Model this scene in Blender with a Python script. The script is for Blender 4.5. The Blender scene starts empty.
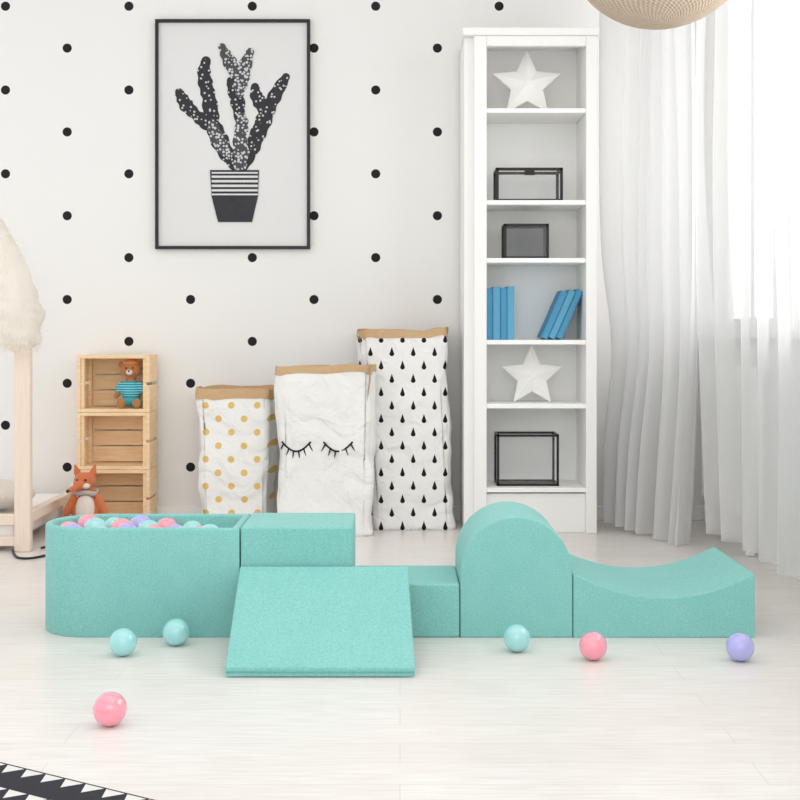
import bpy, bmesh, math, random
from mathutils import Vector, Matrix, noise
random.seed(4)
S = bpy.context.scene
COL = S.collection
S.view_settings.view_transform = 'Standard'
S.view_settings.look = 'None'
F = 1250.0; H = 0.8; HY = 330.0; D = 5.263

def P(px, py, d):
    return Vector(((px-400)*d/F, d, H-(py-HY)*d/F))
def X(px, d): return (px-400)*d/F
def Z(py, d): return H-(py-HY)*d/F
def lin(c):
    return tuple(((v/255)/12.92 if v/255 <= 0.04045 else ((v/255+0.055)/1.055)**2.4) for v in c)+(1.0,)

# ---------------------------------------------------------------- materials
class NT:
    def __init__(s, name):
        s.m = bpy.data.materials.new(name); s.m.use_nodes = True
        s.t = s.m.node_tree; s.n = s.t.nodes; s.l = s.t.links
        s.b = s.n['Principled BSDF']; s.out = s.n['Material Output']
    def put(s, sock, v):
        if isinstance(v, bpy.types.NodeSocket): s.l.new(v, sock)
        else: sock.default_value = v
    def math(s, op, a, b=0.0, c=0.0):
        n = s.n.new('ShaderNodeMath'); n.operation = op
        s.put(n.inputs[0], a); s.put(n.inputs[1], b); s.put(n.inputs[2], c)
        return n.outputs[0]
    def obj(s):
        return s.n.new('ShaderNodeTexCoord').outputs['Object']
    def xyz(s):
        n = s.n.new('ShaderNodeSeparateXYZ'); s.l.new(s.obj(), n.inputs[0]); return n.outputs
    def noise(s, scale, detail=3, vec=None, stretch=None):
        v = vec or s.obj()
        if stretch:
            mp = s.n.new('ShaderNodeMapping'); s.l.new(v, mp.inputs[0]); mp.inputs['Scale'].default_value = stretch; v = mp.outputs[0]
        n = s.n.new('ShaderNodeTexNoise'); s.l.new(v, n.inputs['Vector'])
        n.inputs['Scale'].default_value = scale; n.inputs['Detail'].default_value = detail
        return n.outputs['Fac']
    def ramp(s, f, a, b):
        n = s.n.new('ShaderNodeMapRange'); s.put(n.inputs[0], f); n.inputs[1].default_value = a; n.inputs[2].default_value = b
        return n.outputs[0]
    def mix(s, f, a, b):
        n = s.n.new('ShaderNodeMix'); n.data_type = 'RGBA'
        s.put(n.inputs[0], f); s.put(n.inputs[6], a); s.put(n.inputs[7], b)
        return n.outputs[2]
    def bump(s, h, strength=0.3, dist=0.01):
        n = s.n.new('ShaderNodeBump'); s.put(n.inputs['Height'], h)
        n.inputs['Strength'].default_value = strength; n.inputs['Distance'].default_value = dist
        s.l.new(n.outputs[0], s.b.inputs['Normal'])
    def fin(s, col, rough=0.6, spec=0.3):
        s.put(s.b.inputs['Base Color'], col); s.put(s.b.inputs['Roughness'], rough)
        s.b.inputs['Specular IOR Level'].default_value = spec
        return s.m
    def stag(s, U, V, su, sv, u0, v0, shape):
        res = None
        for k in (0, 1):
            u = s.math('WRAP', s.math('SUBTRACT', U, u0+k*su), su, -su)
            v = s.math('WRAP', s.math('SUBTRACT', V, v0+k*sv/2), sv/2, -sv/2)
            m = shape(u, v)
            res = m if res is None else s.math('MAXIMUM', res, m)
        return res
    def disc(s, r):
        def f(u, v):
            q = s.math('SQRT', s.math('ADD', s.math('MULTIPLY', u, u), s.math('MULTIPLY', v, v)))
            return s.math('LESS_THAN', q, r)
        return f
    def drop(s, r, h):
        def f(u, v):
            vn = s.math('MINIMUM', v, 0.0)
            q = s.math('SQRT', s.math('ADD', s.math('MULTIPLY', u, u), s.math('MULTIPLY', vn, vn)))
            lim = s.math('MULTIPLY', s.math('SUBTRACT', 1.0, s.math('DIVIDE', s.math('MAXIMUM', v, 0.0), h)), r)
            return s.math('LESS_THAN', q, lim)
        return f

def plain(name, c, rough=0.6, spec=0.3, var=0.06, scale=30, bump=0.1):
    t = NT(name); a = lin(c); b = tuple(v*(1-var*2) for v in a[:3])+(1,)
    f = t.noise(scale)
    if bump: t.bump(f, bump, 0.003)
    return t.fin(t.mix(f, a, b), rough, spec)

M = {}
t = NT('wallpaper'); o = t.xyz()
px = D/F
mask = t.stag(o[0], o[2], 61.7*px, 83.8*px, X(5.5, D), Z(90, D), t.disc(4.6*px))
mask = t.math('MULTIPLY', mask, t.math('LESS_THAN', o[0], X(597, D)))
t.bump(t.noise(180), 0.05, 0.002)
M['wallpaper'] = t.fin(t.mix(mask, lin((241, 240, 238)), lin((38, 36, 38))), 0.8, 0.2)
M['wall'] = plain('wall_paint', (240, 240, 239), 0.8, 0.2, 0.01, 60, 0.05)
M['ceiling'] = plain('ceiling_paint', (246, 246, 245), 0.8, 0.2, 0.01, 60, 0.05)
M['white'] = plain('white_lacquer', (249, 248, 246), 0.45, 0.4, 0.005, 20, 0.03)
M['back'] = plain('white_back_board', (255, 255, 253), 0.6, 0.3, 0.0, 20, 0.02)
M['window'] = plain('window_paint', (226, 226, 226), 0.4, 0.4, 0.01, 20, 0.02)

t = NT('whitewashed_floor')
tc = t.obj()
br = t.n.new('ShaderNodeTexBrick'); t.l.new(tc, br.inputs['Vector'])
br.inputs['Color1'].default_value = lin((238, 235, 232)); br.inputs['Color2'].default_value = lin((233, 229, 225))
br.inputs['Mortar'].default_value = lin((216, 210, 204)); br.inputs['Scale'].default_value = 1.0
br.inputs['Mortar Size'].default_value = 0.0014; br.inputs['Brick Width'].default_value = 1.3; br.inputs['Row Height'].default_value = 0.11
br.inputs['Mortar Smooth'].default_value = 0.5
g = t.noise(7, 7, stretch=(1.2, 16, 1)); g2 = t.noise(1.3, 3, stretch=(1, 2.5, 1))
c = t.mix(t.math('MULTIPLY', t.ramp(g, 0.38, 0.70), 0.65), br.outputs['Color'], lin((217, 208, 200)))
c = t.mix(t.math('MULTIPLY', t.ramp(g2, 0.4, 0.75), 0.3), c, lin((220, 210, 201)))
t.bump(g, 0.08, 0.002)
M['floor'] = t.fin(c, 0.3, 0.45)

def foam(name, c1, c2):
    t = NT(name)
    n1 = t.noise(480, 2); n2 = t.noise(200, 4, stretch=(1, 1, 1.4)); n3 = t.noise(14, 3)
    f = t.math('ADD', t.math('MULTIPLY', n1, 0.5), t.math('ADD', t.math('MULTIPLY', n2, 0.4), t.math('MULTIPLY', n3, 0.1)))
    f = t.ramp(f, 0.34, 0.66)
    t.bump(n1, 0.2, 0.0018)
    t.b.inputs['Sheen Weight'].default_value = 0.15
    return t.fin(t.mix(f, lin(c1), lin(c2)), 0.9, 0.15)
M['foam'] = foam('mint_heather_fabric', (112, 183, 177), (153, 212, 206))
M['piping'] = foam('mint_seam_piping', (98, 168, 160), (118, 188, 180))

def ballm(name, c):
    t = NT(name)
    f = t.noise(12, 2)
    a = lin(c)
    t.b.inputs['Subsurface Weight'].default_value = 0.4
    t.b.inputs['Subsurface Radius'].default_value = (0.02, 0.02, 0.02)
    t.b.inputs['Coat Weight'].default_value = 1.0
    t.b.inputs['Coat Roughness'].default_value = 0.03
    return t.fin(t.mix(f, a, tuple(min(1, v*1.15) for v in a[:3])+(1,)), 0.15, 0.6)
M['b_teal'] = ballm('aqua_plastic', (156, 213, 214))
M['b_pink'] = ballm('pink_plastic', (240, 154, 171))
M['b_lav'] = ballm('lavender_plastic', (172, 172, 228))

t = NT('pine_wood')
g = t.noise(5, 6, stretch=(2, 8, 26)); k = t.noise(9, 3)
c = t.mix(t.ramp(g, 0.3, 0.75), lin((253, 226, 188)), lin((240, 200, 154)))
c = t.mix(t.math('MULTIPLY', t.ramp(k, 0.62, 0.75), 0.35), c, lin((218, 166, 116)))
t.bump(g, 0.15, 0.002)
M['pine'] = t.fin(c, 0.6, 0.25)
t = NT('pale_bed_wood')
g = t.noise(6, 6, stretch=(20, 20, 1.5))
M['bedwood'] = t.fin(t.mix(g, lin((246, 230, 216)), lin((232, 210, 190))), 0.55, 0.3)

def paper(name, printf=None):
    t = NT(name); o = t.xyz()
    rn = t.n.new('ShaderNodeTexNoise'); t.l.new(t.obj(), rn.inputs['Vector']); rn.inputs['Scale'].default_value = 7; rn.inputs['Detail'].default_value = 4; rn.inputs['Distortion'].default_value = 1.1
    t.bump(rn.outputs['Fac'], 0.9, 0.032)
    base = lin((243, 242, 240))
    c = base if printf is None else printf(t, o, base)
    return t.fin(c, 0.75, 0.2)
q = 4.95/F
M['bag_gold'] = paper('white_paper_with_gold_dots', lambda t, o, b: t.mix(t.stag(o[0], o[2], 13*q, 27*q, 0, 0.02, t.disc(3.4*q)), b, lin((230, 194, 118))))
M['bag_drop'] = paper('white_paper_with_black_drops', lambda t, o, b: t.mix(t.stag(o[0], o[2], 10.8*q, 27*q, 0.01, 0.01, t.drop(2.4*q, 7.0*q)), b, lin((30, 28, 30))))
M['bag_plain'] = paper('white_paper')
M['kraft'] = plain('kraft_paper', (212, 178, 138), 0.8, 0.15, 0.08, 40, 0.3)
M['black'] = plain('black_metal', (28, 28, 30), 0.4, 0.4, 0.05, 40, 0.05)
M['frame'] = plain('black_frame_paint', (25, 25, 27), 0.35, 0.4, 0.05, 40, 0.05)
M['print'] = plain('poster_paper', (229, 229, 229), 0.6, 0.2, 0.01, 20, 0)
M['ink'] = plain('dark_ink', (44, 44, 48), 0.8, 0.1, 0.05, 60, 0)
M['potink'] = plain('grey_pot_ink', (72, 72, 77), 0.8, 0.1, 0.15, 90, 0)
M['inkwhite'] = plain('pale_ink', (222, 222, 222), 0.8, 0.1, 0.02, 60, 0)
def speck(name, base_c, pale_c, scale, thr):
    t = NT(name)
    v = t.n.new('ShaderNodeTexVoronoi'); t.l.new(t.obj(), v.inputs['Vector']); v.inputs['Scale'].default_value = scale; v.inputs['Randomness'].default_value = 0.75
    return t.fin(t.mix(t.math('LESS_THAN', v.outputs['Distance'], thr), lin(base_c), lin(pale_c)), 0.8, 0.1)
M['cact1'] = speck('speckled_cactus_ink', (62, 62, 66), (205, 205, 205), 62, 0.27)
M['cact2'] = speck('pale_speckled_cactus_ink', (84, 84, 88), (205, 205, 206), 76, 0.42)
M['book'] = plain('blue_book_cloth', (108, 178, 212), 0.7, 0.2, 0.06, 80, 0.1)
M['book2'] = plain('deep_blue_book_cloth', (90, 162, 202), 0.7, 0.2, 0.06, 80, 0.1)
M['pages'] = plain('book_pages', (238, 234, 222), 0.8, 0.1, 0.05, 200, 0.1)
M['star'] = plain('white_wood', (253, 252, 249), 0.6, 0.3, 0.02, 30, 0.1)

def thin(name, col, fac_t, gloss=True):
    t = NT(name)
    tr = t.n.new('ShaderNodeBsdfTransparent'); mx = t.n.new('ShaderNodeMixShader')
    fr = t.n.new('ShaderNodeMath'); fr.operation = 'MULTIPLY'
    nz = t.noise(3, 1); t.l.new(nz, fr.inputs[0]); fr.inputs[1].default_value = fac_t*2
    t.l.new(fr.outputs[0], mx.inputs[0]); t.l.new(tr.outputs[0], mx.inputs[1])
    t.fin(col, 0.08, 0.5); t.l.new(t.b.outputs[0], mx.inputs[2])
    t.l.new(mx.outputs[0], t.out.inputs[0]); return t.m
M['glass'] = thin('clear_glass', lin((225, 230, 230)), 0.06)
M['smoke'] = thin('smoked_glass', lin((95, 97, 100)), 0.45)

def sheer(name, opac, trans, c=240):
    t = NT(name)
    d = t.n.new('ShaderNodeBsdfDiffuse'); d.inputs[0].default_value = lin((c, c, c))
    tl = t.n.new('ShaderNodeBsdfTranslucent'); tl.inputs[0].default_value = lin((c, c, c))
    tr = t.n.new('ShaderNodeBsdfTransparent')
    m1 = t.n.new('ShaderNodeMixShader'); m1.inputs[0].default_value = trans
    t.l.new(d.outputs[0], m1.inputs[1]); t.l.new(tl.outputs[0], m1.inputs[2])
    m2 = t.n.new('ShaderNodeMixShader')
    lw = t.n.new('ShaderNodeLayerWeight'); lw.inputs[0].default_value = 0.4
    f = t.ramp(t.noise(8, 2, stretch=(1, 1, 0.1)), 0.0, 1.0)
    fac = t.math('ADD', t.math('MULTIPLY', f, 0.1), opac-0.05)
    fac = t.math('MINIMUM', t.math('ADD', fac, t.math('MULTIPLY', lw.outputs['Facing'], 0.35)), 0.97)
    t.put(m2.inputs[0], fac)
    t.l.new(tr.outputs[0], m2.inputs[1]); t.l.new(m1.outputs[0], m2.inputs[2])
    t.l.new(m2.outputs[0], t.out.inputs[0]); return t.m
M['curtain'] = sheer('sheer_curtain_fabric', 0.64, 0.36, 234)
M['curtain2'] = sheer('thin_sheer_fabric', 0.42, 0.38, 236)
t = NT('cream_feather')
tl = t.n.new('ShaderNodeBsdfTranslucent'); tl.inputs[0].default_value = lin((255, 252, 246)); ms = t.n.new('ShaderNodeMixShader'); ms.inputs[0].default_value = 0.35
t.fin(t.mix(t.noise(20), lin((255, 253, 248)), lin((255, 249, 240))), 0.95, 0.0)
t.l.new(t.b.outputs[0], ms.inputs[1]); t.l.new(tl.outputs[0], ms.inputs[2]); t.l.new(ms.outputs[0], t.out.inputs[0])
M['feather'] = t.m

# ---------------------------------------------------------------- mesh helpers
def mk(name, verts, faces, mat, smooth=False, bevel=0, seg=2):
    me = bpy.data.meshes.new(name); me.from_pydata([tuple(v) for v in verts], [], faces)
    me.validate()
    bm = bmesh.new(); bm.from_mesh(me); bmesh.ops.recalc_face_normals(bm, faces=bm.faces); bm.to_mesh(me); bm.free()
    ob = bpy.data.objects.new(name, me); COL.objects.link(ob)
    me.materials.append(mat)
    if smooth:
        for p in me.polygons: p.use_smooth = True
    if bevel:
        b = ob.modifiers.new('bevel', 'BEVEL'); b.width = bevel; b.segments = seg; b.limit_method = 'ANGLE'
        for p in me.polygons: p.use_smooth = True
        b.harden_normals = True
    return ob
class MB:
    def __init__(s): s.v = []; s.f = []
    def add(s, v, f):
        o = len(s.v); s.v += [Vector(q) for q in v]; s.f += [tuple(i+o for i in g) for g in f]; return s
    def box(s, x0, x1, y0, y1, z0, z1, mtx=None):
        v = [Vector((x, y, z)) for x in (x0, x1) for y in (y0, y1) for z in (z0, z1)]
        if mtx: v = [mtx @ q for q in v]
        return s.add(v, [(0, 1, 3, 2), (4, 6, 7, 5), (0, 4, 5, 1), (2, 3, 7, 6), (0, 2, 6, 4), (1, 5, 7, 3)])
    def prism_y(s, pts, y0, y1):
        n = len(pts)
        v = [Vector((p[0], y0, p[1])) for p in pts]+[Vector((p[0], y1, p[1])) for p in pts]
        f = [tuple(range(n)), tuple(range(2*n-1, n-1, -1))]+[(i, (i+1) % n, (i+1) % n+n, i+n) for i in range(n)]
        return s.add(v, f)
    def bar(s, a, b, r):
        a = Vector(a); b = Vector(b); d = (b-a); L = d.length; d.normalize()
        u = d.orthogonal().normalized() if abs(d.x)+abs(d.y)+abs(d.z) > 1.2 else Vector((d.y, d.z, d.x)); w = d.cross(u)
        a = a-d*r; b = b+d*r
        v = [p+u*r*i+w*r*j for p in (a, b) for i, j in ((-1, -1), (1, -1), (1, 1), (-1, 1))]
        return s.add(v, [(0, 1, 2, 3), (7, 6, 5, 4), (0, 4, 5, 1), (1, 5, 6, 2), (2, 6, 7, 3), (3, 7, 4, 0)])
    def tube(s, pts, rad, n=8):
        pts = [Vector(p) for p in pts]; v = []; f = []
        for i, p in enumerate(pts):
            d = (pts[min(i+1, len(pts)-1)]-pts[max(i-1, 0)]).normalized()
            u = d.cross(Vector((0.13, 0.97, 0.2))).normalized(); w = d.cross(u)
            r = rad[i] if isinstance(rad, (list, tuple)) else rad
            v += [p+(u*math.cos(2*math.pi*k/n)+w*math.sin(2*math.pi*k/n))*r for k in range(n)]
        for i in range(len(pts)-1):
            for k in range(n): f.append((i*n+k, i*n+(k+1) % n, (i+1)*n+(k+1) % n, (i+1)*n+k))
        f.append(tuple(range(n))); f.append(tuple(range(len(v)-1, len(v)-1-n, -1)))
        return s.add(v, f)
    def ell(s, c, r, rot=None, n=20, m=12):
        v = []; f = []
        R = rot or Matrix.Identity(3); c = Vector(c)
        v.append(c+R @ Vector((0, 0, r[2])))
        for i in range(1, m):
            a = math.pi*i/m
            for k in range(n):
                b = 2*math.pi*k/n
                v.append(c+R @ Vector((r[0]*math.sin(a)*math.cos(b), r[1]*math.sin(a)*math.sin(b), r[2]*math.cos(a))))
        v.append(c-R @ Vector((0, 0, r[2])))
        for k in range(n): f.append((0, 1+k, 1+(k+1) % n)); f.append((len(v)-1, len(v)-1-n+(k+1) % n, len(v)-1-n+k))
        for i in range(m-2):
            for k in range(n):
                f.append((1+i*n+k, 1+(i+1)*n+k, 1+(i+1)*n+(k+1) % n, 1+i*n+(k+1) % n))
        return s.add(v, f)
    def obj(s, name, mat, **k): return mk(name, s.v, s.f, mat, **k)

def recenter(ob):
    vs = [v.co for v in ob.data.vertices]
    c = Vector(((min(v.x for v in vs)+max(v.x for v in vs))/2, (min(v.y for v in vs)+max(v.y for v in vs))/2, min(v.z for v in vs)))
    ob.data.transform(Matrix.Translation(-c)); ob.location = ob.location+c
    return ob
def top(ob, label, cat, group=None):
    ob['label'] = label; ob['category'] = cat
    if group: ob['group'] = group
    return ob
def struct(ob): ob['kind'] = 'structure'; return ob
def group(name, base, parts, label, cat, grp=None):
    e = bpy.data.objects.new(name, None); e.empty_display_size = 0.05; COL.objects.link(e); e.location = base
    for p in parts:
        p.parent = e; p.matrix_parent_inverse = Matrix.Translation(-Vector(base))
    return top(e, label, cat, grp)
def child(p, par):
    p.parent = par
    p.matrix_parent_inverse = Matrix.Translation(-par.location); return p

# ---------------------------------------------------------------- room
XR = 1.29
struct(MB().box(-2.6, XR+0.12, D, D+0.1, 0, 2.7).obj('wall_back', M['wallpaper']))
struct(MB().box(-2.6, XR+0.12, 0.9, D+0.1, -0.06, 0).obj('floor', M['floor']))
struct(MB().box(-2.6, XR+0.12, 0.9, D+0.1, 2.7, 2.76).obj('ceiling', M['ceiling']))
w = MB(); SZ, TZ = 0.80, 2.3
w.box(XR, XR+0.12, 1.2, D, 0, SZ).box(XR, XR+0.12, 1.2, D, TZ, 2.7)
for a, b in ((5.12, D), (4.12, 4.32), (1.2, 2.5)): w.box(XR, XR+0.12, a, b, SZ, TZ)
struct(w.obj('wall_right', M['wall']))
for i, (a, b) in enumerate(((4.32, 5.12), (2.5, 4.12))):
    fr = MB(); xa, xb = XR+0.04, XR+0.09; k = 0.045
    fr.box(xa, xb, a, a+k, SZ, TZ).box(xa, xb, b-k, b, SZ, TZ).box(xa, xb, a+k, b-k, SZ, SZ+k).box(xa, xb, a+k, b-k, TZ-k, TZ)
    m = (a+b)/2; fr.box(xa, xb, m-0.02, m+0.02, SZ+k, TZ-k)
    fo = fr.obj('window_frame', M['window'], bevel=0.004)
    gl = MB().box(XR+0.062, XR+0.066, a+k, b-k, SZ+k, TZ-k).obj('window_glass', M['glass'])
    sl = MB().box(XR-0.06, XR+0.04, a-0.03, b+0.03 if b < 5 else b+0.1, SZ-0.03, SZ-0.001).obj('window_sill', M['window'], bevel=0.004)
    e = bpy.data.objects.new('window_%d' % (i+1), None); COL.objects.link(e); e.location = (XR+0.06, m, SZ)
    for p in (fo, gl, sl): child(p, e)
    struct(e)
struct(MB().box(-2.6, XR, D-0.015, D, 0, 0.06).obj('baseboard_back', M['white'], bevel=0.003))
struct(MB().box(XR-0.015, XR, 1.2, D-0.016, 0, 0.07).obj('baseboard_right', M['white'], bevel=0.003))
rd = MB()
yr = 4.36
while yr < 5.02:
    rd.box(XR-0.075, XR-0.018, yr, yr+0.036, 0.13, 0.67); yr += 0.05
rd.box(XR-0.06, XR-0.018, 4.37, 5.03, 0.16, 0.19).box(XR-0.06, XR-0.018, 4.37, 5.03, 0.61, 0.64)
for yy in (4.41, 4.96): rd.box(XR-0.065, XR-0.035, yy, yy+0.03, 0.0, 0.17)
top(recenter(rd.obj('radiator', M['white'], bevel=0.006)), 'white ribbed radiator standing below window sill', 'radiator')

# ---------------------------------------------------------------- bookcase
df = 4.91; db = D-0.017
xL = X(464, df+0.03); x0, x1 = X(474, df), X(597, df)
zt = Z(28, df)
def zf(y): return Z(y, df)
sd = 0.050; sr = 0.043
bk = MB()
bk.box(x0, x0+sd, df, df+0.03, 0, zt-0.03)
bk.box(xL, x0+sd, df+0.03, db, 0, zt-0.03).box(x1-sr, x1, df, db, 0, zt-0.03)
bk.box(xL-0.006, x1+0.008, df-0.012, db, zt-0.03, zt)
bk.box(x0+sd, x1-sr, df, df+0.03, zt-0.07, zt-0.03)
bk.box(x0+sd, x1-sr, df+0.02, df+0.035, 0, zf(488)-0.024)
body = bk.obj('bookcase_body', M['white'], bevel=0.003)
bp_y = db-0.07
back = MB().box(x0+sd, x1-sr, bp_y, bp_y+0.01, zf(488), zt-0.03).obj('back_panel', M['back'])
parts = [body, back]
SH = {}
for y in (108, 200, 258, 340, 404, 488):
    z = zf(y); SH[y] = z
    parts.append(MB().box(x0+sd, x1-sr, df+0.004, bp_y, z-0.018, z).obj('shelf', M['back'], bevel=0.002))
group('bookcase', ((x0+x1)/2, (df+db)/2, 0), parts, 'tall narrow white wooden bookcase standing against dotted wall', 'bookcase')

def star(cx, z0, d, R, label, lean=0.12, tw=0.0):
    pts = []
    for i in range(10):
        r = R if i % 2 == 0 else R*0.47
        a = math.pi/2+i*math.pi/5
        pts.append((r*math.cos(a), r*math.sin(a)))
    v = [Vector((p[0], 0, p[1])) for p in pts]+[Vector((0, -0.034, 0)), Vector((0, 0.012, 0))]
    v += [Vector((p[0], 0.012, p[1])) for p in pts]
    f = []
    for i in range(10):
        j = (i+1) % 10
        f += [(i, j, 10), (12+i, 12+j, 11), (i, j, 12+j, 12+i)]
    ob = mk('star_decoration', v, f, M['star'])
    rm = Matrix.Rotation(-lean, 4, 'X') @ Matrix.Rotation(tw, 4, 'Y')
    ob.data.transform(rm)
    zz = min(v.co.z for v in ob.data.vertices)
    ob.location = (cx, d, z0-zz)
    top(ob, label, 'decoration')
star(X(527, 5.03), SH[108], 5.03, 0.143, 'white faceted wooden star leaning on top bookcase shelf')
star(X(532, 5.03), SH[404], 5.03, 0.128, 'smaller white faceted wooden star standing on lower bookcase shelf')

def wirebox(name, xa, xb, ya, yb, za, zb, r, glass, label, mid=False):
    m = MB(); C = [(x, y, z) for x in (xa+r, xb-r) for y in (ya+r, yb-r) for z in (za+r, zb-r)]
    for i in range(8):
        for b in (1, 2, 4):
            if not i & b: m.bar(C[i], C[i | b], r)
    if mid: m.box((xa+xb)/2-0.02, (xa+xb)/2+0.02, ya-0.004, ya+0.002, zb-0.03, zb-0.012)
    fr = m.obj('metal_frame', M['black'])
    g = MB().box(xa+r, xb-r, ya+r, yb-r, za+r, zb-r).obj('glass_panes', M[glass])
    base = MB().box(xa+r, xb-r, ya+r, yb-r, za+0.0005, za+r*1.2).obj('base_plate', M['black'])
    return group(name, ((xa+xb)/2, (ya+yb)/2, za), [fr, g, base], label, 'glass box')
d = 4.97
wirebox('glass_box', X(496, d), X(563, d), d, d+0.14, SH[200], SH[200]+0.135, 0.0055, 'glass', 'long black metal framed glass display box on bookcase shelf', mid=True)
wirebox('glass_box', X(504, d), X(549, d), d, d+0.12, SH[258], SH[258]+0.14, 0.005, 'smoke', 'small black framed cube with dark smoked glass panes')
wirebox('glass_box', X(497, d), X(559, d), d, d+0.15, SH[488], SH[488]+0.205, 0.0045, 'glass', 'tall black metal framed glass terrarium on lowest bookcase shelf')

def book(w_, dpt, h_, mat):
    c = MB(); t_ = 0.003
    c.box(0, t_, 0, dpt, 0, h_).box(w_-t_, w_, 0, dpt, 0, h_).box(t_, w_-t_, 0, t_, 0, h_)
    c = c.obj('book_cover', M[mat], bevel=0.001)
    p = MB().box(t_, w_-t_, t_, dpt-0.004, 0.004, h_-0.004).obj('book_pages', M['pages'])
    return c, p
z = SH[340]; dB = 5.0
xx = x0+sd+0.003
BG = 'blue books on the bookcase shelf'
for i, (w_, h_) in enumerate(((0.026, 0.205), (0.030, 0.212), (0.025, 0.208), (0.028, 0.214))):
    c, p = book(w_, 0.15, h_, 'book' if i % 2 else 'book2')
    e = bpy.data.objects.new('book', None); COL.objects.link(e)
    c.parent = e; p.parent = e; e.location = (xx, dB, z+0.0005)
    top(e, 'upright blue cloth book in row on bookcase shelf', 'book', BG); xx += w_+0.0015
ang = math.radians(24); xx = X(541, dB)
for i, (w_, h_) in enumerate(((0.026, 0.205), (0.026, 0.21), (0.024, 0.212))):
    c, p = book(w_, 0.15, h_, 'book' if i % 2 else 'book2')
    e = bpy.data.objects.new('book', None); COL.objects.link(e)
    c.parent = e; p.parent = e; e.location = (xx, dB, z+w_*math.sin(ang)+0.0005); e.rotation_euler = (0, ang, 0)
    top(e, 'blue cloth book leaning sideways against bookcase side', 'book', BG); xx += (w_+0.0015)/math.cos(ang)

# ---------------------------------------------------------------- poster
dd = D-0.001
def px_poly(m, pts, d):
    o = len(m.v); m.v += [P(a, b, d) for a, b in pts]; m.f.append(tuple(range(o, o+len(pts))))
fr = MB(); a0, a1, b0, b1 = X(155, dd-.02), X(310, dd-.02), Z(249, dd-.02), Z(19, dd-.02); k = 0.013
fr.box(a0, a0+k, dd-.022, dd, b0, b1).box(a1-k, a1, dd-.022, dd, b0, b1).box(a0+k, a1-k, dd-.022, dd, b0, b0+k).box(a0+k, a1-k, dd-.022, dd, b1-k, b1)
fr = fr.obj('picture_frame', M['frame'], bevel=0.002)
pr = MB().box(a0+k, a1-k, dd-0.008, dd-0.002, b0+k, b1-k).obj('poster_print', M['print'])
DA = dd-0.0085
arm_i = [0]
def capsule(pts, mat):
    arm_i[0] += 1; d = DA-0.00025*arm_i[0]
    m = MB()
    ctl = [pts[0]]+list(pts)+[pts[-1]]; fine = []
    for i in range(1, len(ctl)-2):
        for s in range(8):
            u = s/8; a, b, c, e = ctl[i-1], ctl[i], ctl[i+1], ctl[i+2]
            fine.append([0.5*(2*b[j]+(c[j]-a[j])*u+(2*a[j]-5*b[j]+4*c[j]-e[j])*u*u+(3*b[j]-a[j]-3*c[j]+e[j])*u**3) for j in range(3)])
    fine.append(list(pts[-1]))
    N = len(fine); fr_ = []
    for i, (x, y, r) in enumerate(fine):
        a = fine[max(i-1, 0)]; b = fine[min(i+1, N-1)]
        dx, dy = b[0]-a[0], b[1]-a[1]; l = math.hypot(dx, dy) or 1
        fr_.append((x, y, r*(1+0.09*math.sin(i*0.95+arm_i[0])), dx/l, dy/l))
    rows_ = []
    x, y, r, tx_, ty_ = fr_[0]
    for k in range(5, 0, -1):
        an_ = math.pi/2*k/5.001; rows_.append((x-tx_*r*math.sin(an_), y-ty_*r*math.sin(an_), r*math.cos(an_), tx_, ty_))
    rows_ += fr_
    x, y, r, tx_, ty_ = fr_[-1]
    for k in range(1, 6):
        an_ = math.pi/2*k/5.001; rows_.append((x+tx_*r*math.sin(an_), y+ty_*r*math.sin(an_), r*math.cos(an_), tx_, ty_))
    n_ = len(rows_)
    m.v = [P(x-ty_*r, y+tx_*r, d) for x, y, r, tx_, ty_ in rows_]+[P(x+ty_*r, y-tx_*r, d) for x, y, r, tx_, ty_ in rows_]
    m.f = [(i, i+1, n_+i+1, n_+i) for i in range(n_-1)]
    return m.obj('cactus_arm', M[mat])
arms = [
 capsule([(234, 165, 5), (226, 153, 7.5), (218, 137, 9), (213, 124, 7)], 'cact1'),
 capsule([(213, 128, 5), (211, 114, 8), (209, 98, 7), (206, 86, 7.2), (204, 72, 6.5), (206, 61, 4.5)], 'cact1'),
 capsule([(212, 130, 4), (203, 121, 6.5), (195, 114, 5.5), (187, 106, 7), (182, 98, 5.8), (179, 92, 4)], 'cact1'),
 capsule([(244, 166, 5), (250, 151, 8), (257, 136, 7.8), (264, 120, 8), (270, 106, 6.6), (277, 92, 6.6), (286, 77, 4.2)], 'cact1'),
 capsule([(266, 116, 4), (261, 104, 7), (256, 95, 6), (255, 87, 4)], 'cact1'),
 capsule([(240, 120, 5), (238, 104, 7), (234, 90, 6.5), (231, 81, 4.5)], 'cact1'),
 capsule([(240, 166, 6), (241, 152, 8), (240, 138, 6.8), (242, 124, 6.6), (242, 117, 4.5)], 'cact2'),
 capsule([(228, 155, 4), (221, 145, 7), (215, 132, 6.5), (212, 123, 4)], 'cact2'),
 capsule([(240, 94, 4), (241, 82, 7.5), (244, 69, 7), (250, 52, 4)], 'cact2'),
 capsule([(239, 78, 4), (232, 66, 7), (226, 55, 5.5), (222, 47, 3.5)], 'cact2')]
pt = MB(); px_poly(pt, [(210, 170), (259, 170), (258, 196), (252, 222), (218, 222), (211.5, 196)], DA-0.0030)
pt = pt.obj('pot_drawing', M['potink'])
ps = MB()
for y, h_ in ((172, 1.6), (175.6, 2.2), (180, 2.4), (184.6, 2.4), (189.2, 2.2), (193.6, 1.6)):
    px_poly(ps, [(211.5, y), (257.9, y), (257.8, y+h_), (211.7, y+h_)], DA-0.0033)
ps = ps.obj('pot_pattern', M['inkwhite'])
group('framed_poster', ((a0+a1)/2, dd-.01, b0), [fr, pr, pt, ps]+arms, 'black framed poster with grey potted cactus drawing on dotted wall', 'poster')

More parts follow.
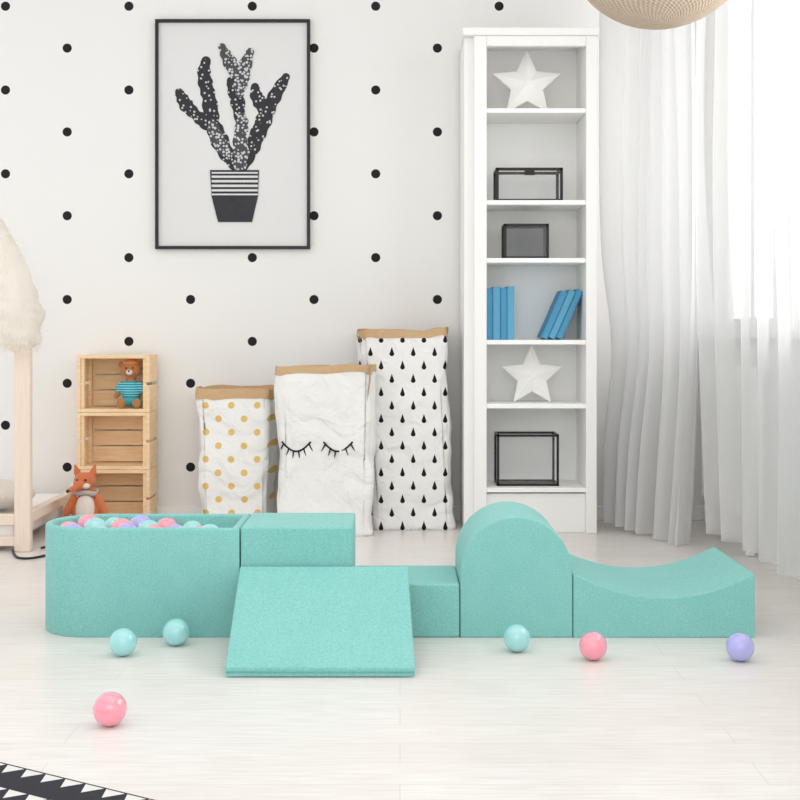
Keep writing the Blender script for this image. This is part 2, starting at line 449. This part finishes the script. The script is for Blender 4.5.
# ---------------------------------------------------------------- paper bags
def bag(xa0, xa1, xb0, xb1, ya, yb, h, mat, seed, label, cuff=0.03):
    n = 72; K = 46
    def ring(z, grow=0, cr=1.0):
        u = z/h
        l = xa0*(1-u)+xb0*u; r = xa1*(1-u)+xb1*u; cx = (l+r)/2; cy = (ya+yb)/2
        hx = (r-l)/2+grow; hy = (yb-ya)/2+grow
        out = []
        for k in range(n):
            a = 2*math.pi*k/n; c_, s_ = math.cos(a), math.sin(a); e = 2/7
            px_ = math.copysign(abs(c_)**e, c_); py_ = math.copysign(abs(s_)**e, s_)
            p = Vector((px_*hx, py_*hy, 0))
            w_ = noise.noise(Vector((cx+p.x, p.y*1.5, z*0.8))*6+Vector((seed, 0, 0)))*0.019+noise.noise(Vector((cx+p.x, p.y, z))*15+Vector((seed, 3, 0)))*0.008
            w_ = (w_-0.009)*cr*min(1, z/0.1+0.3)
            dx = w_*px_ if abs(px_) > 0.8 else 0; dy = w_*py_ if abs(py_) > 0.8 else 0
            out.append(Vector((cx+p.x+dx, cy+p.y+dy, z+(noise.noise(Vector((p.x*9, p.y*9, seed)))*0.022 if u > 0.9 else 0))))
        return out
    v = []; f = []
    zs = [h*i/K for i in range(K+1)]
    for z_ in zs: v += ring(z_)
    for i in range(K):
        for k in range(n): f.append((i*n+k, i*n+(k+1) % n, (i+1)*n+(k+1) % n, (i+1)*n+k))
    f.append(tuple(range(n-1, -1, -1)))
    for v_ in v[:n]: v_.z = 0
    body = mk('bag_body', v, f, M[mat], smooth=True)
    v = []; f = []
    seq = [(h-cuff, 0.0005), (h-cuff, 0.002), (h-cuff/2, 0.0024), (h+0.0015, 0.002), (h+0.0015, -0.001), (h, -0.0015), (h-0.1, -0.010), (h-0.2, -0.02)]
    for z_, g_ in seq: v += ring(z_, g_)
    for k in range(2*n): v[k].z += 0.010*noise.noise(Vector((v[k].x*18, v[k].y*18, seed+2)))
    for i in range(len(seq)-1):
        for k in range(n): f.append((i*n+k, i*n+(k+1) % n, (i+1)*n+(k+1) % n, (i+1)*n+k))
    f.append(tuple(range((len(seq)-1)*n, len(seq)*n)))
    cf = mk('bag_cuff', v, f, M['kraft'], smooth=False)
    e = group('paper_bag', ((xa0+xa1)/2, (ya+yb)/2, 0), [body, cf], label, 'storage bag', 'large paper storage bags')
    return e, body
d1 = 4.95
bag(X(198, d1), X(270, d1), X(193, d1), X(273, d1), d1, 5.2, Z(389, d1), 'bag_gold', 1, 'white paper storage bag with gold polka dots and kraft rim', 0.040)
d2 = 4.84
e2, b2 = bag(X(276, d2), X(374, d2), X(272, d2), X(378, d2), d2, 4.97, Z(366, d2), 'bag_plain', 5, 'white paper storage bag printed with closed eyelashes', 0.028)
d3 = 4.985
bag(X(370, d3), X(457, d3), X(354, d3), X(449, d3), d3, 5.22, Z(330, d3), 'bag_drop', 9, 'tall white paper storage bag with black raindrop print', 0.028)
bv = [v.co.copy() for v in b2.data.vertices if v.co.y < d2+0.035]
def fy(x, z_):
    s_ = sorted(((v.x-x)**2+(v.z-z_)**2, v.y) for v in bv)[:5]
    ws = [1/(q_[0]+1e-6) for q_ in s_]
    return sum(a*b[1] for a, b in zip(ws, s_))/sum(ws)
def onbag(a, b):
    x_ = X(a, d2); z_ = Z(b, d2); return Vector((x_, fy(x_, z_)-0.002, z_))
for cx in (296, 338):
    el = MB(); hw = 14.5
    def ay(u): return 442+9.5*max(0, math.sin(math.pi*u))**0.9
    el.tube([onbag(cx-hw+2*hw*i/20, ay(i/20)) for i in range(21)], 0.0036, 6)
    for u in (0.06, 0.24, 0.41, 0.59, 0.76, 0.94):
        a = cx-hw+2*hw*u; b = ay(u)
        el.tube([onbag(a, b), onbag(a+(u-0.5)*4, b+3.5), onbag(a+(u-0.5)*9, b+7)], [0.0033, 0.0028, 0.0012], 6)
    child(el.obj('eyelash_print', M['ink'], smooth=True), e2)['label'] = 'black printed eyelashes'

# ---------------------------------------------------------------- crates
y0_, y1_ = 5.07, 5.235
cx0, cx1 = X(77, y0_), X(149.5, y0_); ch = Z(355, y0_)/3
for i in range(3):
    z0 = i*ch+0.0005; z1 = z0+ch-0.001; th = 0.014
    m = MB()
    for zz in (z0, z1-th):
        for a, b in ((0, .050), (.057, .108), (.115, .165)): m.box(cx0+th, cx1-th, y0_+a, y0_+b, zz, zz+th)
    for xx in (cx0, cx1-th):
        for a, b in ((0, .47), (.52, 1)): m.box(xx, xx+th, y0_, y1_, z0+(z1-z0)*a, z0+(z1-z0)*b)
    for xx in (cx0+th, cx1-th-0.014):
        for yy in (y0_+0.006, y1_-0.04): m.box(xx, xx+0.014, yy, yy+0.024, z0+th, z1-th)
    for a, b in ((0.075, 0.35), (0.37, 0.63), (0.65, 0.925)): m.box(cx0+th, cx1-th, y1_-0.012, y1_, z0+(z1-z0)*a, z0+(z1-z0)*b)
    ob = recenter(m.obj('wooden_crate', M['pine'], bevel=0.0015))
    top(ob, ['slatted pine crate standing on floor beside plush fox', 'slatted pine crate in middle of stack', 'slatted pine crate on top of stack holding plush toy'][i], 'crate', 'stacked pine crates')

# ---------------------------------------------------------------- plush toys
def remesh(ob, vs=0.004, it=6):
    r = ob.modifiers.new('remesh', 'REMESH'); r.mode = 'VOXEL'; r.voxel_size = vs; r.use_smooth_shade = True
    s_ = ob.modifiers.new('smooth', 'SMOOTH'); s_.iterations = it; s_.factor = 0.5
    return ob
def plush(name, c, c2=None):
    t = NT(name); n_ = t.noise(160, 3); t.bump(n_, 0.5, 0.004); t.b.inputs['Sheen Weight'].default_value = 0.3
    return t.fin(t.mix(n_, lin(c), lin(c2 or tuple(int(v*0.85) for v in c))), 0.95, 0.1)
M['fox'] = plush('orange_plush', (224, 126, 80)); M['cream'] = plush('cream_plush', (246, 236, 224)); M['greyp'] = plush('dusty_fabric', (205, 190, 184))
M['brown'] = plush('brown_plush', (198, 132, 82)); M['eye'] = plain('black_bead', (15, 15, 15), 0.15, 0.6, 0, 10, 0)
t = NT('striped_knit'); o = t.xyz(); st = t.math('LESS_THAN', t.math('WRAP', o[2], 0.010, 0.0), 0.005)
M['stripe'] = t.fin(t.mix(st, lin((50, 135, 185)), lin((130, 215, 205))), 0.9, 0.1)
M['tealk'] = plush('teal_knit', (80, 180, 185)); M['orangek'] = plush('orange_knit', (240, 150, 80))
def RY(a): return Matrix.Rotation(math.radians(a), 3, 'Y')
def RX(a): return Matrix.Rotation(math.radians(a), 3, 'X')
fd = 4.86; fx = X(87, fd)
def f(x, y, z): return (fx+x, fd+y, z)
m = MB()
m.ell(f(0, 0.0, 0.085), (0.058, 0.046, 0.085))
m.ell(f(0, 0, 0.155), (0.033, 0.03, 0.045))
m.ell(f(-0.008, -0.002, 0.214), (0.043, 0.038, 0.034))
m.ell(f(-0.020, -0.035, 0.203), (0.026, 0.03, 0.019), RX(14))
m.ell(f(-0.036, -0.062, 0.192), (0.013, 0.034, 0.011), RX(16) @ Matrix.Rotation(math.radians(-25), 3, 'Z'))
for s_ in (-1, 1):
    m.ell(f(-0.008+s_*0.03, 0.004, 0.243), (0.014, 0.009, 0.026), RY(s_*14))
    m.ell(f(-0.008+s_*0.036, 0.004, 0.262), (0.007, 0.006, 0.018), RY(s_*14))
    m.ell(f(s_*0.064, -0.02, 0.115), (0.016, 0.016, 0.060), RY(-s_*24))
    m.ell(f(s_*0.042, -0.065, 0.024), (0.022, 0.065, 0.022))
    m.ell(f(s_*0.046, -0.125, 0.032), (0.022, 0.018, 0.031))
m.ell(f(0.09, 0.03, 0.04), (0.05, 0.03, 0.028), RY(-20)); 
body = remesh(m.obj('fox_body', M['fox']), 0.0035, 4)
bel = remesh(MB().ell(f(0, -0.022, 0.10), (0.040, 0.032, 0.068)).obj('belly_patch', M['cream']))
sc = MB(); sc.tube([f(0.037*math.cos(a), 0.035*math.sin(a)-0.003, 0.170+0.004*math.sin(3*a)) for a in [i*math.pi/12 for i in range(25)]], 0.010, 8)
sc = sc.obj('scarf', M['greyp'], smooth=True)
fp = [body, bel, sc]
for s_ in (-1, 1):
    fp.append(MB().ell(f(-0.018+s_*0.022, -0.036, 0.198), (0.017, 0.02, 0.011)).obj('cheek_patch', M['cream'], smooth=True))
    fp.append(MB().ell(f(-0.012+s_*0.016, -0.041, 0.221), (0.0045,)*3).obj('eye', M['eye'], smooth=True))
fp.append(MB().ell(f(-0.050, -0.094, 0.185), (0.007,)*3).obj('nose', M['eye'], smooth=True))
fp.append(MB().ell(f(0.132, 0.03, 0.058), (0.022, 0.02, 0.018), RY(-20)).obj('tail_tip', M['cream'], smooth=True))
group('plush_fox', f(0, 0, 0), fp, 'orange plush fox with cream belly sitting beside pine crates', 'stuffed animal')

td = 5.125; tx = X(131.5, td); tz = 2*ch+0.0005+0.014
TS = 1.06
def g(x, y, z): return (tx+x*TS, td+y*TS, tz+z*TS)
m = MB()
m.ell(g(0, 0, 0.06), (0.034, 0.028, 0.048))
m.ell(g(0, -0.004, 0.15), (0.043, 0.035, 0.037))
m.ell(g(0, 0, 0.11), (0.02, 0.02, 0.02))
m.ell(g(0, -0.032, 0.141), (0.019, 0.014, 0.014))
for s_ in (-1, 1):
    m.ell(g(s_*0.040, 0, 0.168), (0.014, 0.009, 0.015))
    m.ell(g(s_*0.045, -0.01, 0.068), (0.013, 0.013, 0.04), RY(-s_*28))
    m.ell(g(s_*0.026, -0.022, 0.018), (0.016, 0.034, 0.015))
    m.ell(g(s_*0.03, -0.05, 0.021), (0.017, 0.012, 0.02))
body = remesh(m.obj('bear_body', M['brown']), 0.003)
sh = MB().ell(g(0, -0.001, 0.068), (0.044, 0.037, 0.045))
for s_ in (-1, 1): sh.ell(g(s_*0.042, -0.009, 0.078), (0.017, 0.017, 0.03), RY(-s_*28))
sh = remesh(sh.obj('striped_sweater', M['stripe']), 0.003)
pn = MB()
for s_ in (-1, 1): pn.ell(g(s_*0.026, -0.018, 0.0195), (0.019, 0.026, 0.018))
pn = remesh(pn.ell(g(0, -0.003, 0.03), (0.038, 0.032, 0.026)).obj('trousers', M['tealk']), 0.003)
hat = remesh(MB().ell(g(0, 0, 0.172), (0.037, 0.032, 0.018)).obj('knit_cap', M['orangek']), 0.003)
bp = [body, sh, pn, hat, MB().ell(g(0, -0.038, 0.14), (0.014, 0.01, 0.011)).obj('muzzle', M['cream'], smooth=True), MB().ell(g(0, -0.049, 0.144), (0.004,)*3).obj('nose', M['eye'], smooth=True)]
for s_ in (-1, 1): bp.append(MB().ell(g(s_*0.013, -0.036, 0.156), (0.0035,)*3).obj('eye', M['eye'], smooth=True))
group('teddy_bear', g(0, 0, 0), bp, 'small brown plush bear in blue striped sweater sitting in crate', 'stuffed animal')

# ---------------------------------------------------------------- foam play set
dF = 3.25
def fX(p): return X(p, dF)
def fZ(p): return Z(p, dF)
G = 'mint foam climbing play set'
R = 0.135; cxp = -0.955+R; cyp = dF+R; xr = fX(240)-0.002; th = 0.022; hp = fZ(529)
def outline(o_):
    pts = [(xr-o_, dF+o_)]
    pts += [(xr-o_-(xr-o_-cxp)*i/6, dF+o_) for i in range(1, 6)]
    for i in range(33):
        a = -math.pi/2-math.pi*i/32
        pts.append((cxp+(R-o_)*math.cos(a), cyp+(R-o_)*math.sin(a)))
    pts += [(xr-o_-(xr-o_-cxp)*(5-i)/6, dF+2*R-o_) for i in range(5)]
    pts.append((xr-o_, dF+2*R-o_)); return pts
n = len(outline(0))
def ringshape(prof):
    v = []; f_ = []
    for off, z_ in prof:
        v += [(x, y, z_) for x, y in outline(off)]
    for i in range(len(prof)-1):
        for k in range(n): f_.append((i*n+k, i*n+(k+1) % n, (i+1)*n+(k+1) % n, (i+1)*n+k))
    return v, f_
v, f_ = ringshape([(0.003, 0), (0, 0.004), (0, hp-0.006), (0.002, hp-0.001), (0.006, hp+0.001), (th-0.006, hp+0.001), (th-0.002, hp-0.001), (th, hp-0.006), (th, 0.18)])
f_.append(tuple(range(n-1, -1, -1))); f_.append(tuple(range(8*n, 9*n)))
pit = recenter(mk('ball_pit', v, f_, M['foam'], smooth=True))
top(pit, 'mint fabric foam ball pit with rounded end, filled with balls', 'ball pit', G)
e = pit.modifiers.new('es', 'EDGE_SPLIT'); e.split_angle = math.radians(50)
def foamobj(m, name, label, cat, bev=0.006):
    ob = m.obj(name, M['foam'], bevel=bev, seg=3); recenter(ob); return top(ob, label, cat, G)
m = MB().box(fX(240)+0.001, fX(352), dF, dF+0.26, 0, fZ(527))
foamobj(m, 'foam_block', 'tall mint fabric foam block next to ball pit', 'foam block', 0.007)
m = MB().box(fX(352)+0.002, fX(460)-0.001, dF, dF+0.26, 0, fZ(584))
foamobj(m, 'foam_step', 'low mint fabric foam step between block and arch', 'foam block')
ax0, ax1 = fX(460)+0.001, fX(573)-0.001; r = (ax1-ax0)/2; acx = (ax0+ax1)/2; az = fZ(517)-r
pts = [(ax0, 0), (ax1, 0)]+[(acx+r*math.cos(math.pi*i/32), az+r*math.sin(math.pi*i/32)) for i in range(33)]
foamobj(MB().prism_y(pts, dF, dF+0.3), 'foam_arch', 'mint fabric foam hump with half round top', 'foam arch', 0.004)
vx0, vx1 = fX(573)+0.001, fX(755); zp = fZ(574); zm = fZ(598); sag = zp-zm
pts = [(vx0, 0), (vx1, 0)]
for i in range(33):
    u = i/32; x_ = vx1+(vx0-vx1)*u; pts.append((x_, zp-sag*(1-(2*u-1)**2)))
foamobj(MB().prism_y(pts, dF, dF+0.42), 'foam_wave', 'mint fabric foam block with concave rocker top', 'foam block', 0.003)
ya, yb = 2.876, dF-0.012; za = 0.024; zb2 = Z(566, yb)
xa0, xa1 = X(225, ya), X(415, ya); xb0_, xb1_ = X(240, yb), X(408, yb)
v = [(xa0, ya, 0.001), (xa1, ya, 0.001), (xb1_, yb, zb2-0.026), (xb0_, yb, zb2-0.026), (xa0, ya+0.003, za), (xa1, ya+0.003, za), (xb1_, yb, zb2), (xb0_, yb, zb2)]
mat_ = mk('foam_ramp_mat', v, [(0, 1, 2, 3), (4, 5, 6, 7), (0, 1, 5, 4), (1, 2, 6, 5), (2, 3, 7, 6), (3, 0, 4, 7)], M['foam'], bevel=0.004, seg=3)
recenter(mat_); top(mat_, 'flat mint fabric foam mat sloping down onto the floor', 'foam mat', G)
sp = MB().tube([(xa0+0.002, ya-0.001, za*0.55), (xa1-0.002, ya-0.001, za*0.55)], 0.0018, 6).obj('seam_piping', M['piping'], smooth=True)
child(sp, mat_)

# ---------------------------------------------------------------- balls
BR = 0.034
bm_ = {}
def ball(x, y, z_, kind, label, grp, r=BR):
    if kind not in bm_:
        o_ = MB().ell((0, 0, 0), (BR,)*3, n=40, m=24).obj('plastic_ball', M[kind], smooth=True); bm_[kind] = o_.data; ob = o_
    else:
        ob = bpy.data.objects.new('plastic_ball', bm_[kind]); COL.objects.link(ob)
    ob.location = (x, y, z_); ob.rotation_euler = (random.random(), random.random(), 0)
    top(ob, label, 'ball', grp)
NM = {'b_teal': 'aqua', 'b_pink': 'pink', 'b_lav': 'lavender'}
for a, b, kd, wh in ((123, 642, 'b_teal', 'in front of ball pit'), (176, 632, 'b_teal', 'close to ball pit wall'), (110, 709, 'b_pink', 'alone on open floor'), (517, 638, 'b_teal', 'in front of foam hump'), (593, 646, 'b_pink', 'in front of concave foam block'), (740, 647, 'b_lav', 'at end of concave foam block')):
    dd_ = F*(H-BR)/(b-HY)
    ball(X(a, dd_), dd_, BR, kd, '%s plastic ball on the floor %s' % (NM[kd], wh), 'loose plastic balls on the floor')
rows = [
 (dF+0.059, [(-0.868, 'b_lav', 0), (-0.795, 'b_teal', -6), (-0.722, 'b_lav', 0), (-0.650, 'b_pink', -4), (-0.577, 'b_teal', -8), (-0.504, 'b_teal', -2)]),
 (dF+0.131, [(-0.895, 'b_pink', -6), (-0.824, 'b_teal', 4), (-0.752, 'b_pink', 2), (-0.680, 'b_teal', -2), (-0.608, 'b_lav', -14), (-0.536, 'b_pink', -18)]),
 (dF+0.208, [(-0.862, 'b_pink', 2), (-0.790, 'b_teal', -6), (-0.718, 'b_lav', 0), (-0.646, 'b_pink', -8), (-0.574, 'b_teal', -16)])]
for ri, (yy, rw) in enumerate(rows):
    for x_, kd, dz in rw:
        ball(x_, yy, hp-0.028+dz*0.001, kd, '%s plastic ball inside the ball pit' % NM[kd], 'plastic balls in the ball pit')
fl = [(x, y, 0) for x, y in outline(th+0.001)]
v = [(x, y, 0.1805) for x, y, _ in fl]+[(x, y, hp-0.082) for x, y, _ in fl]
pad = mk('inner_pad', v, [tuple(range(n)), tuple(range(2*n-1, n-1, -1))]+[(i, (i+1) % n, (i+1) % n+n, i+n) for i in range(n)], M['foam'])
child(pad, pit)

# ---------------------------------------------------------------- pendant lamp
ld = 3.5; lc = P(660, -70, ld); LR = 0.272
t = NT('woven_rattan')
o = t.xyz()
ang_ = t.math('ARCTAN2', o[1], o[0]); el_ = t.math('ARCSINE', t.math('DIVIDE', o[2], LR+0.004))
w1 = t.math('SINE', t.math('MULTIPLY', t.math('ADD', ang_, t.math('MULTIPLY', el_, 0.9)), 60)); w2 = t.math('SINE', t.math('MULTIPLY', el_, 95))
wv = t.math('MULTIPLY', w1, w2); fz = t.ramp(t.math('ADD', wv, t.math('MULTIPLY', t.noise(60, 2), 0.8)), -0.6, 1.3)
t.bump(wv, 0.6, 0.004)
M['rattan'] = t.fin(t.mix(fz, lin((190, 164, 140)), lin((230, 212, 194))), 0.8, 0.2)
sm = MB().ell((0, 0, 0), (LR, LR, LR), n=96, m=48).obj('lamp_shade', M['rattan'], smooth=True)
cord = MB().tube([(0, 0, LR-0.005), (0, 0, 2.699-lc.z)], 0.004, 8).obj('cord', M['white'], smooth=True)
cap = MB().tube([(0, 0, LR-0.01), (0, 0, LR+0.05)], 0.02, 16).obj('lamp_cap', M['white'], smooth=True)
e = bpy.data.objects.new('pendant_lamp', None); COL.objects.link(e); e.location = lc
for p in (sm, cord, cap): p.parent = e
top(e, 'round woven natural rattan pendant lamp hanging from ceiling', 'lamp')

# ---------------------------------------------------------------- curtains
def curtain(path, zb, zt_, folds, amp, mat, label, seed, flare=None):
    N = 320; K = 56; v = []; f_ = []
    pl = [Vector(p) for p in path]; seg = [(pl[i+1]-pl[i]).length for i in range(len(pl)-1)]; L = sum(seg)
    for j in range(K+1):
        w_ = j/K
        for i in range(N+1):
            u = i/N; s_ = u*L; q_ = 0
            while q_ < len(seg)-1 and s_ > seg[q_]: s_ -= seg[q_]; q_ += 1
            p = pl[q_].lerp(pl[q_+1], min(1, s_/seg[q_])); tdir = (pl[q_+1]-pl[q_]).normalized(); nn = Vector((-tdir.y, tdir.x))
            ph = 2*math.pi*folds*(u+0.03*math.sin(w_*2.5+u*5))+5.0*noise.noise(Vector((u*3, seed, w_*0.8)))
            a = amp*(0.85+1.1*noise.noise(Vector((u*4, seed+5, w_*0.8)))+0.4*(1-w_))
            p = p+nn*a*(math.sin(ph)+0.22*math.sin(2*ph+seed))+tdir*amp*0.4*math.cos(ph)
            z_ = zb(u) if callable(zb) else zb
            z2 = z_+(zt_-z_)*w_
            if flare:
                p = p+Vector(flare(u, w_))
            v.append((p.x, p.y, z2))
    for j in range(K):
        for i in range(N): f_.append((j*(N+1)+i, j*(N+1)+i+1, (j+1)*(N+1)+i+1, (j+1)*(N+1)+i))
    ob = mk('curtain', v, f_, M[mat], smooth=True)
    return top(recenter(ob), label, 'curtain')
def fl1(u, w_):
    k = max(0, 1-w_/0.35)
    return (-0.04*k*k*u+0.045*math.exp(-((w_-0.27)/0.11)**2)*(1-u), -0.03*k*k)
curtain([(0.845, 5.12), (0.94, 4.96), (1.03, 4.82), (1.10, 4.64)], lambda u: 0.03*(1-u)**2+0.004, 2.6, 7, 0.036, 'curtain', 'gathered white sheer curtain reaching the floor beside window', 2, fl1)
def fl2(u, w_):
    return (-0.05*u*math.exp(-((w_-0.55)/0.25)**2)+0.03*(max(0, 1-w_/0.5))**2, 0)
curtain([(1.12, 4.54), (1.135, 4.2), (1.14, 3.7), (1.14, 3.1)], 0.08, 2.6, 8, 0.036, 'curtain2', 'thin translucent white curtain drawn across the window', 7, fl2)
rod = MB().tube([(0.86, 5.18, 2.615), (1.12, 4.7, 2.615), (1.15, 2.3, 2.615)], 0.012, 10)
for p_ in ((0.9, 5.1), (1.14, 3.6), (1.15, 2.5)): rod.bar((p_[0], p_[1], 2.615), (p_[0], p_[1], 2.69), 0.006)
top(recenter(rod.obj('curtain_rod', M['white'], smooth=True)), 'white curtain rod fixed to the ceiling', 'curtain rod')

# ---------------------------------------------------------------- bed at the side
bd = 4.5
post = MB().box(X(14, bd), X(30, bd), bd, bd+0.035, 0, Z(290, bd)).obj('bed_post', M['bedwood'], bevel=0.004)
rl = MB().box(-2.4, X(14, bd), bd+0.005, bd+0.03, 0.095, 0.135).obj('side_rail', M['bedwood'], bevel=0.004)
rl3 = MB().box(-2.4, X(14, bd), bd+0.005, bd+0.03, 0.02, 0.055).obj('side_rail', M['bedwood'], bevel=0.004)
rl2 = MB().box(X(16, bd), X(26, bd), bd+0.035, bd+0.7, 0.095, 0.135).obj('end_rail', M['bedwood'], bevel=0.004)
group('bed_frame', (X(24, bd), bd+0.03, 0), [post, rl, rl2, rl3], 'pale wooden bed frame with slim upright post', 'bed')
cu = MB(); cu.ell((0, 0, 0), (0.22, 0.14, 0.06), n=32, m=18)
cu = remesh(cu.obj('cushion', plush('beige_cushion_fabric', (236, 226, 216))), 0.008, 2); cu.location = (X(14, bd)-0.2, bd+0.19, 0.183)
top(cu, 'soft beige cushion lying on the low bed', 'cushion')
mt = MB().box(-2.3, X(14, bd)-0.005, bd+0.036, bd+0.7, 0.03, 0.122).obj('mattress', M['white'], bevel=0.02, seg=4)
top(recenter(mt), 'thin white mattress inside low bed frame', 'mattress')
m = MB(); td_ = bd+0.02
KP = [(0.0, 0.070, 18), (0.12, 0.110, 13), (0.3, 0.126, 8), (0.5, 0.116, 4), (0.7, 0.088, -2), (0.88, 0.055, -8), (1.0, 0.022, -12)]
def prof(u):
    for i in range(len(KP)-1):
        if u <= KP[i+1][0]:
            s_ = (u-KP[i][0])/(KP[i+1][0]-KP[i][0]); return KP[i][1]*(1-s_)+KP[i+1][1]*s_, X(KP[i][2]*(1-s_)+KP[i+1][2]*s_, bd)
    return KP[-1][1], X(KP[-1][2], bd)
def zc_(u): return Z(352-u*140, bd)
core = []; cf_ = []; NR, NS = 70, 72
def crad(u, a):
    v_ = Vector((math.cos(a)*2, math.sin(a)*2, u*9)); return 1+0.16*noise.noise(v_)+0.06*noise.noise(v_*3)
for i in range(NR+1):
    u = i/NR; r_, cxx = prof(u); r_ *= 0.84*min(1, (0.35+min(i, NR-i)*0.16))
    for k in range(NS):
        a = 2*math.pi*k/NS; rr = r_*crad(u, a)
        core.append((cxx+rr*math.cos(a), td_+0.9*rr*math.sin(a), zc_(u)))
for i in range(NR):
    for k in range(NS): cf_.append((i*NS+k, i*NS+(k+1) % NS, (i+1)*NS+(k+1) % NS, (i+1)*NS+k))
cf_.append(tuple(range(NS))); cf_.append(tuple(range(NR*NS, NR*NS+NS)))
m.add(core, cf_)
for i in range(13000):
    u = random.random(); a = random.uniform(0, 2*math.pi); r_, cxx = prof(u); rr = r_*0.82*crad(u, a)
    dr = Vector((math.cos(a), math.sin(a)*0.9, random.uniform(-1.3, 0.6))).normalized()
    p0 = Vector((cxx+rr*math.cos(a), td_+0.9*rr*math.sin(a), zc_(u)))
    p1 = p0+dr*random.uniform(0.008, 0.028)
    sd_ = dr.cross(Vector((math.cos(a), math.sin(a), 0.2))).normalized()*0.0008
    m.add([p0-sd_, p0+sd_, p1], [(0, 1, 2)])
ft = recenter(m.obj('feather_garland', M['feather'], smooth=True))
top(ft, 'fluffy cream feather garland wrapped around bed post', 'garland'); ft['kind'] = 'stuff'

# cable
m = MB(); cp = [P(8, 551, 4.45), P(20, 552, 4.4), P(32, 545, 4.35), P(44, 548, 4.3), P(50, 558, 4.35), P(38, 566, 4.3), P(18, 560, 4.3)]
cp = [Vector((p.x, 1000/((552+8*math.sin(i))-330)-0.0, 0.005)) for i, p in enumerate(cp)]
fine = []
for i in range(len(cp)-1):
    a = cp[max(i-1, 0)]; b = cp[i]; c = cp[i+1]; d_ = cp[min(i+2, len(cp)-1)]
    for s_ in range(8):
        q_ = s_/8; fine.append(0.5*((2*b)+(-a+c)*q_+(2*a-5*b+4*c-d_)*q_*q_+(-a+3*b-3*c+d_)*q_**3))
m.tube(fine, 0.0045, 6)
top(recenter(m.obj('power_cable', M['black'], smooth=True)), 'thin black cable lying on floor near bed', 'cable')

# ---------------------------------------------------------------- rug
p1 = Vector((X(0, 2.299), 2.299)); p2 = Vector((X(142, 2.128), 2.128))
dr = (p2-p1).normalized(); an = math.atan2(dr.y, dr.x)
t = NT('black_and_white_woven_rug'); o = t.xyz()
yw = t.math('WRAP', t.math('MULTIPLY', o[1], -1.0), 0.085, 0.0)
u = t.math('PINGPONG', o[0], 0.024)
tri = t.math('LESS_THAN', t.math('MULTIPLY', u, 1.6), t.math('SUBTRACT', 0.040, yw))
tri = t.math('MULTIPLY', tri, t.math('GREATER_THAN', yw, 0.006))
n_ = t.noise(300, 2); t.bump(n_, 0.5, 0.003)
M['rug'] = t.fin(t.mix(tri, lin((60, 60, 66)), lin((226, 224, 220))), 0.95, 0.1)
rg = MB().box(-1.3, 0.62, -1.0, 0, 0, 0.006).obj('rug', M['rug'], bevel=0.002)
rg.location = (p1.x, p1.y, 0.0005); rg.rotation_euler = (0, 0, an)
top(rg, 'woven black and white geometric rug on pale floor', 'rug')

# ---------------------------------------------------------------- light
W = bpy.data.worlds.new('World'); S.world = W; W.use_nodes = True
W.node_tree.nodes['Background'].inputs[0].default_value = (1, 0.997, 0.992, 1); W.node_tree.nodes['Background'].inputs[1].default_value = 1.1
def area(name, loc, rot, sx, sy, power, col=(1, 1, 1)):
    l = bpy.data.lights.new(name, 'AREA'); l.shape = 'RECTANGLE'; l.size = sx; l.size_y = sy; l.energy = power; l.color = col
    o_ = bpy.data.objects.new(name, l); COL.objects.link(o_); o_.location = loc; o_.rotation_euler = rot
area('window_light', (2.0, 3.8, 1.7), (0, math.radians(82), 0), 1.8, 2.6, 50, (1, 0.998, 0.995))
area('ceiling_fill', (-0.4, 2.5, 2.66), (0, 0, 0), 3.0, 2.2, 16, (1, 0.998, 0.995))  # added soft fill just below the ceiling, not a light fitting
area('front_fill', (0.0, -0.6, 1.7), (math.radians(86), 0, 0), 2.6, 1.4, 20, (1, 0.997, 0.99))  # fill lamp added behind the camera to brighten the bookcase interior

cam = bpy.data.cameras.new('camera'); co = bpy.data.objects.new('camera', cam); COL.objects.link(co)
co.location = (0, 0, H); co.rotation_euler = (math.radians(90), 0, 0)
cam.sensor_width = 36; cam.lens = F/800*36; cam.shift_y = -70/800
S.camera = co
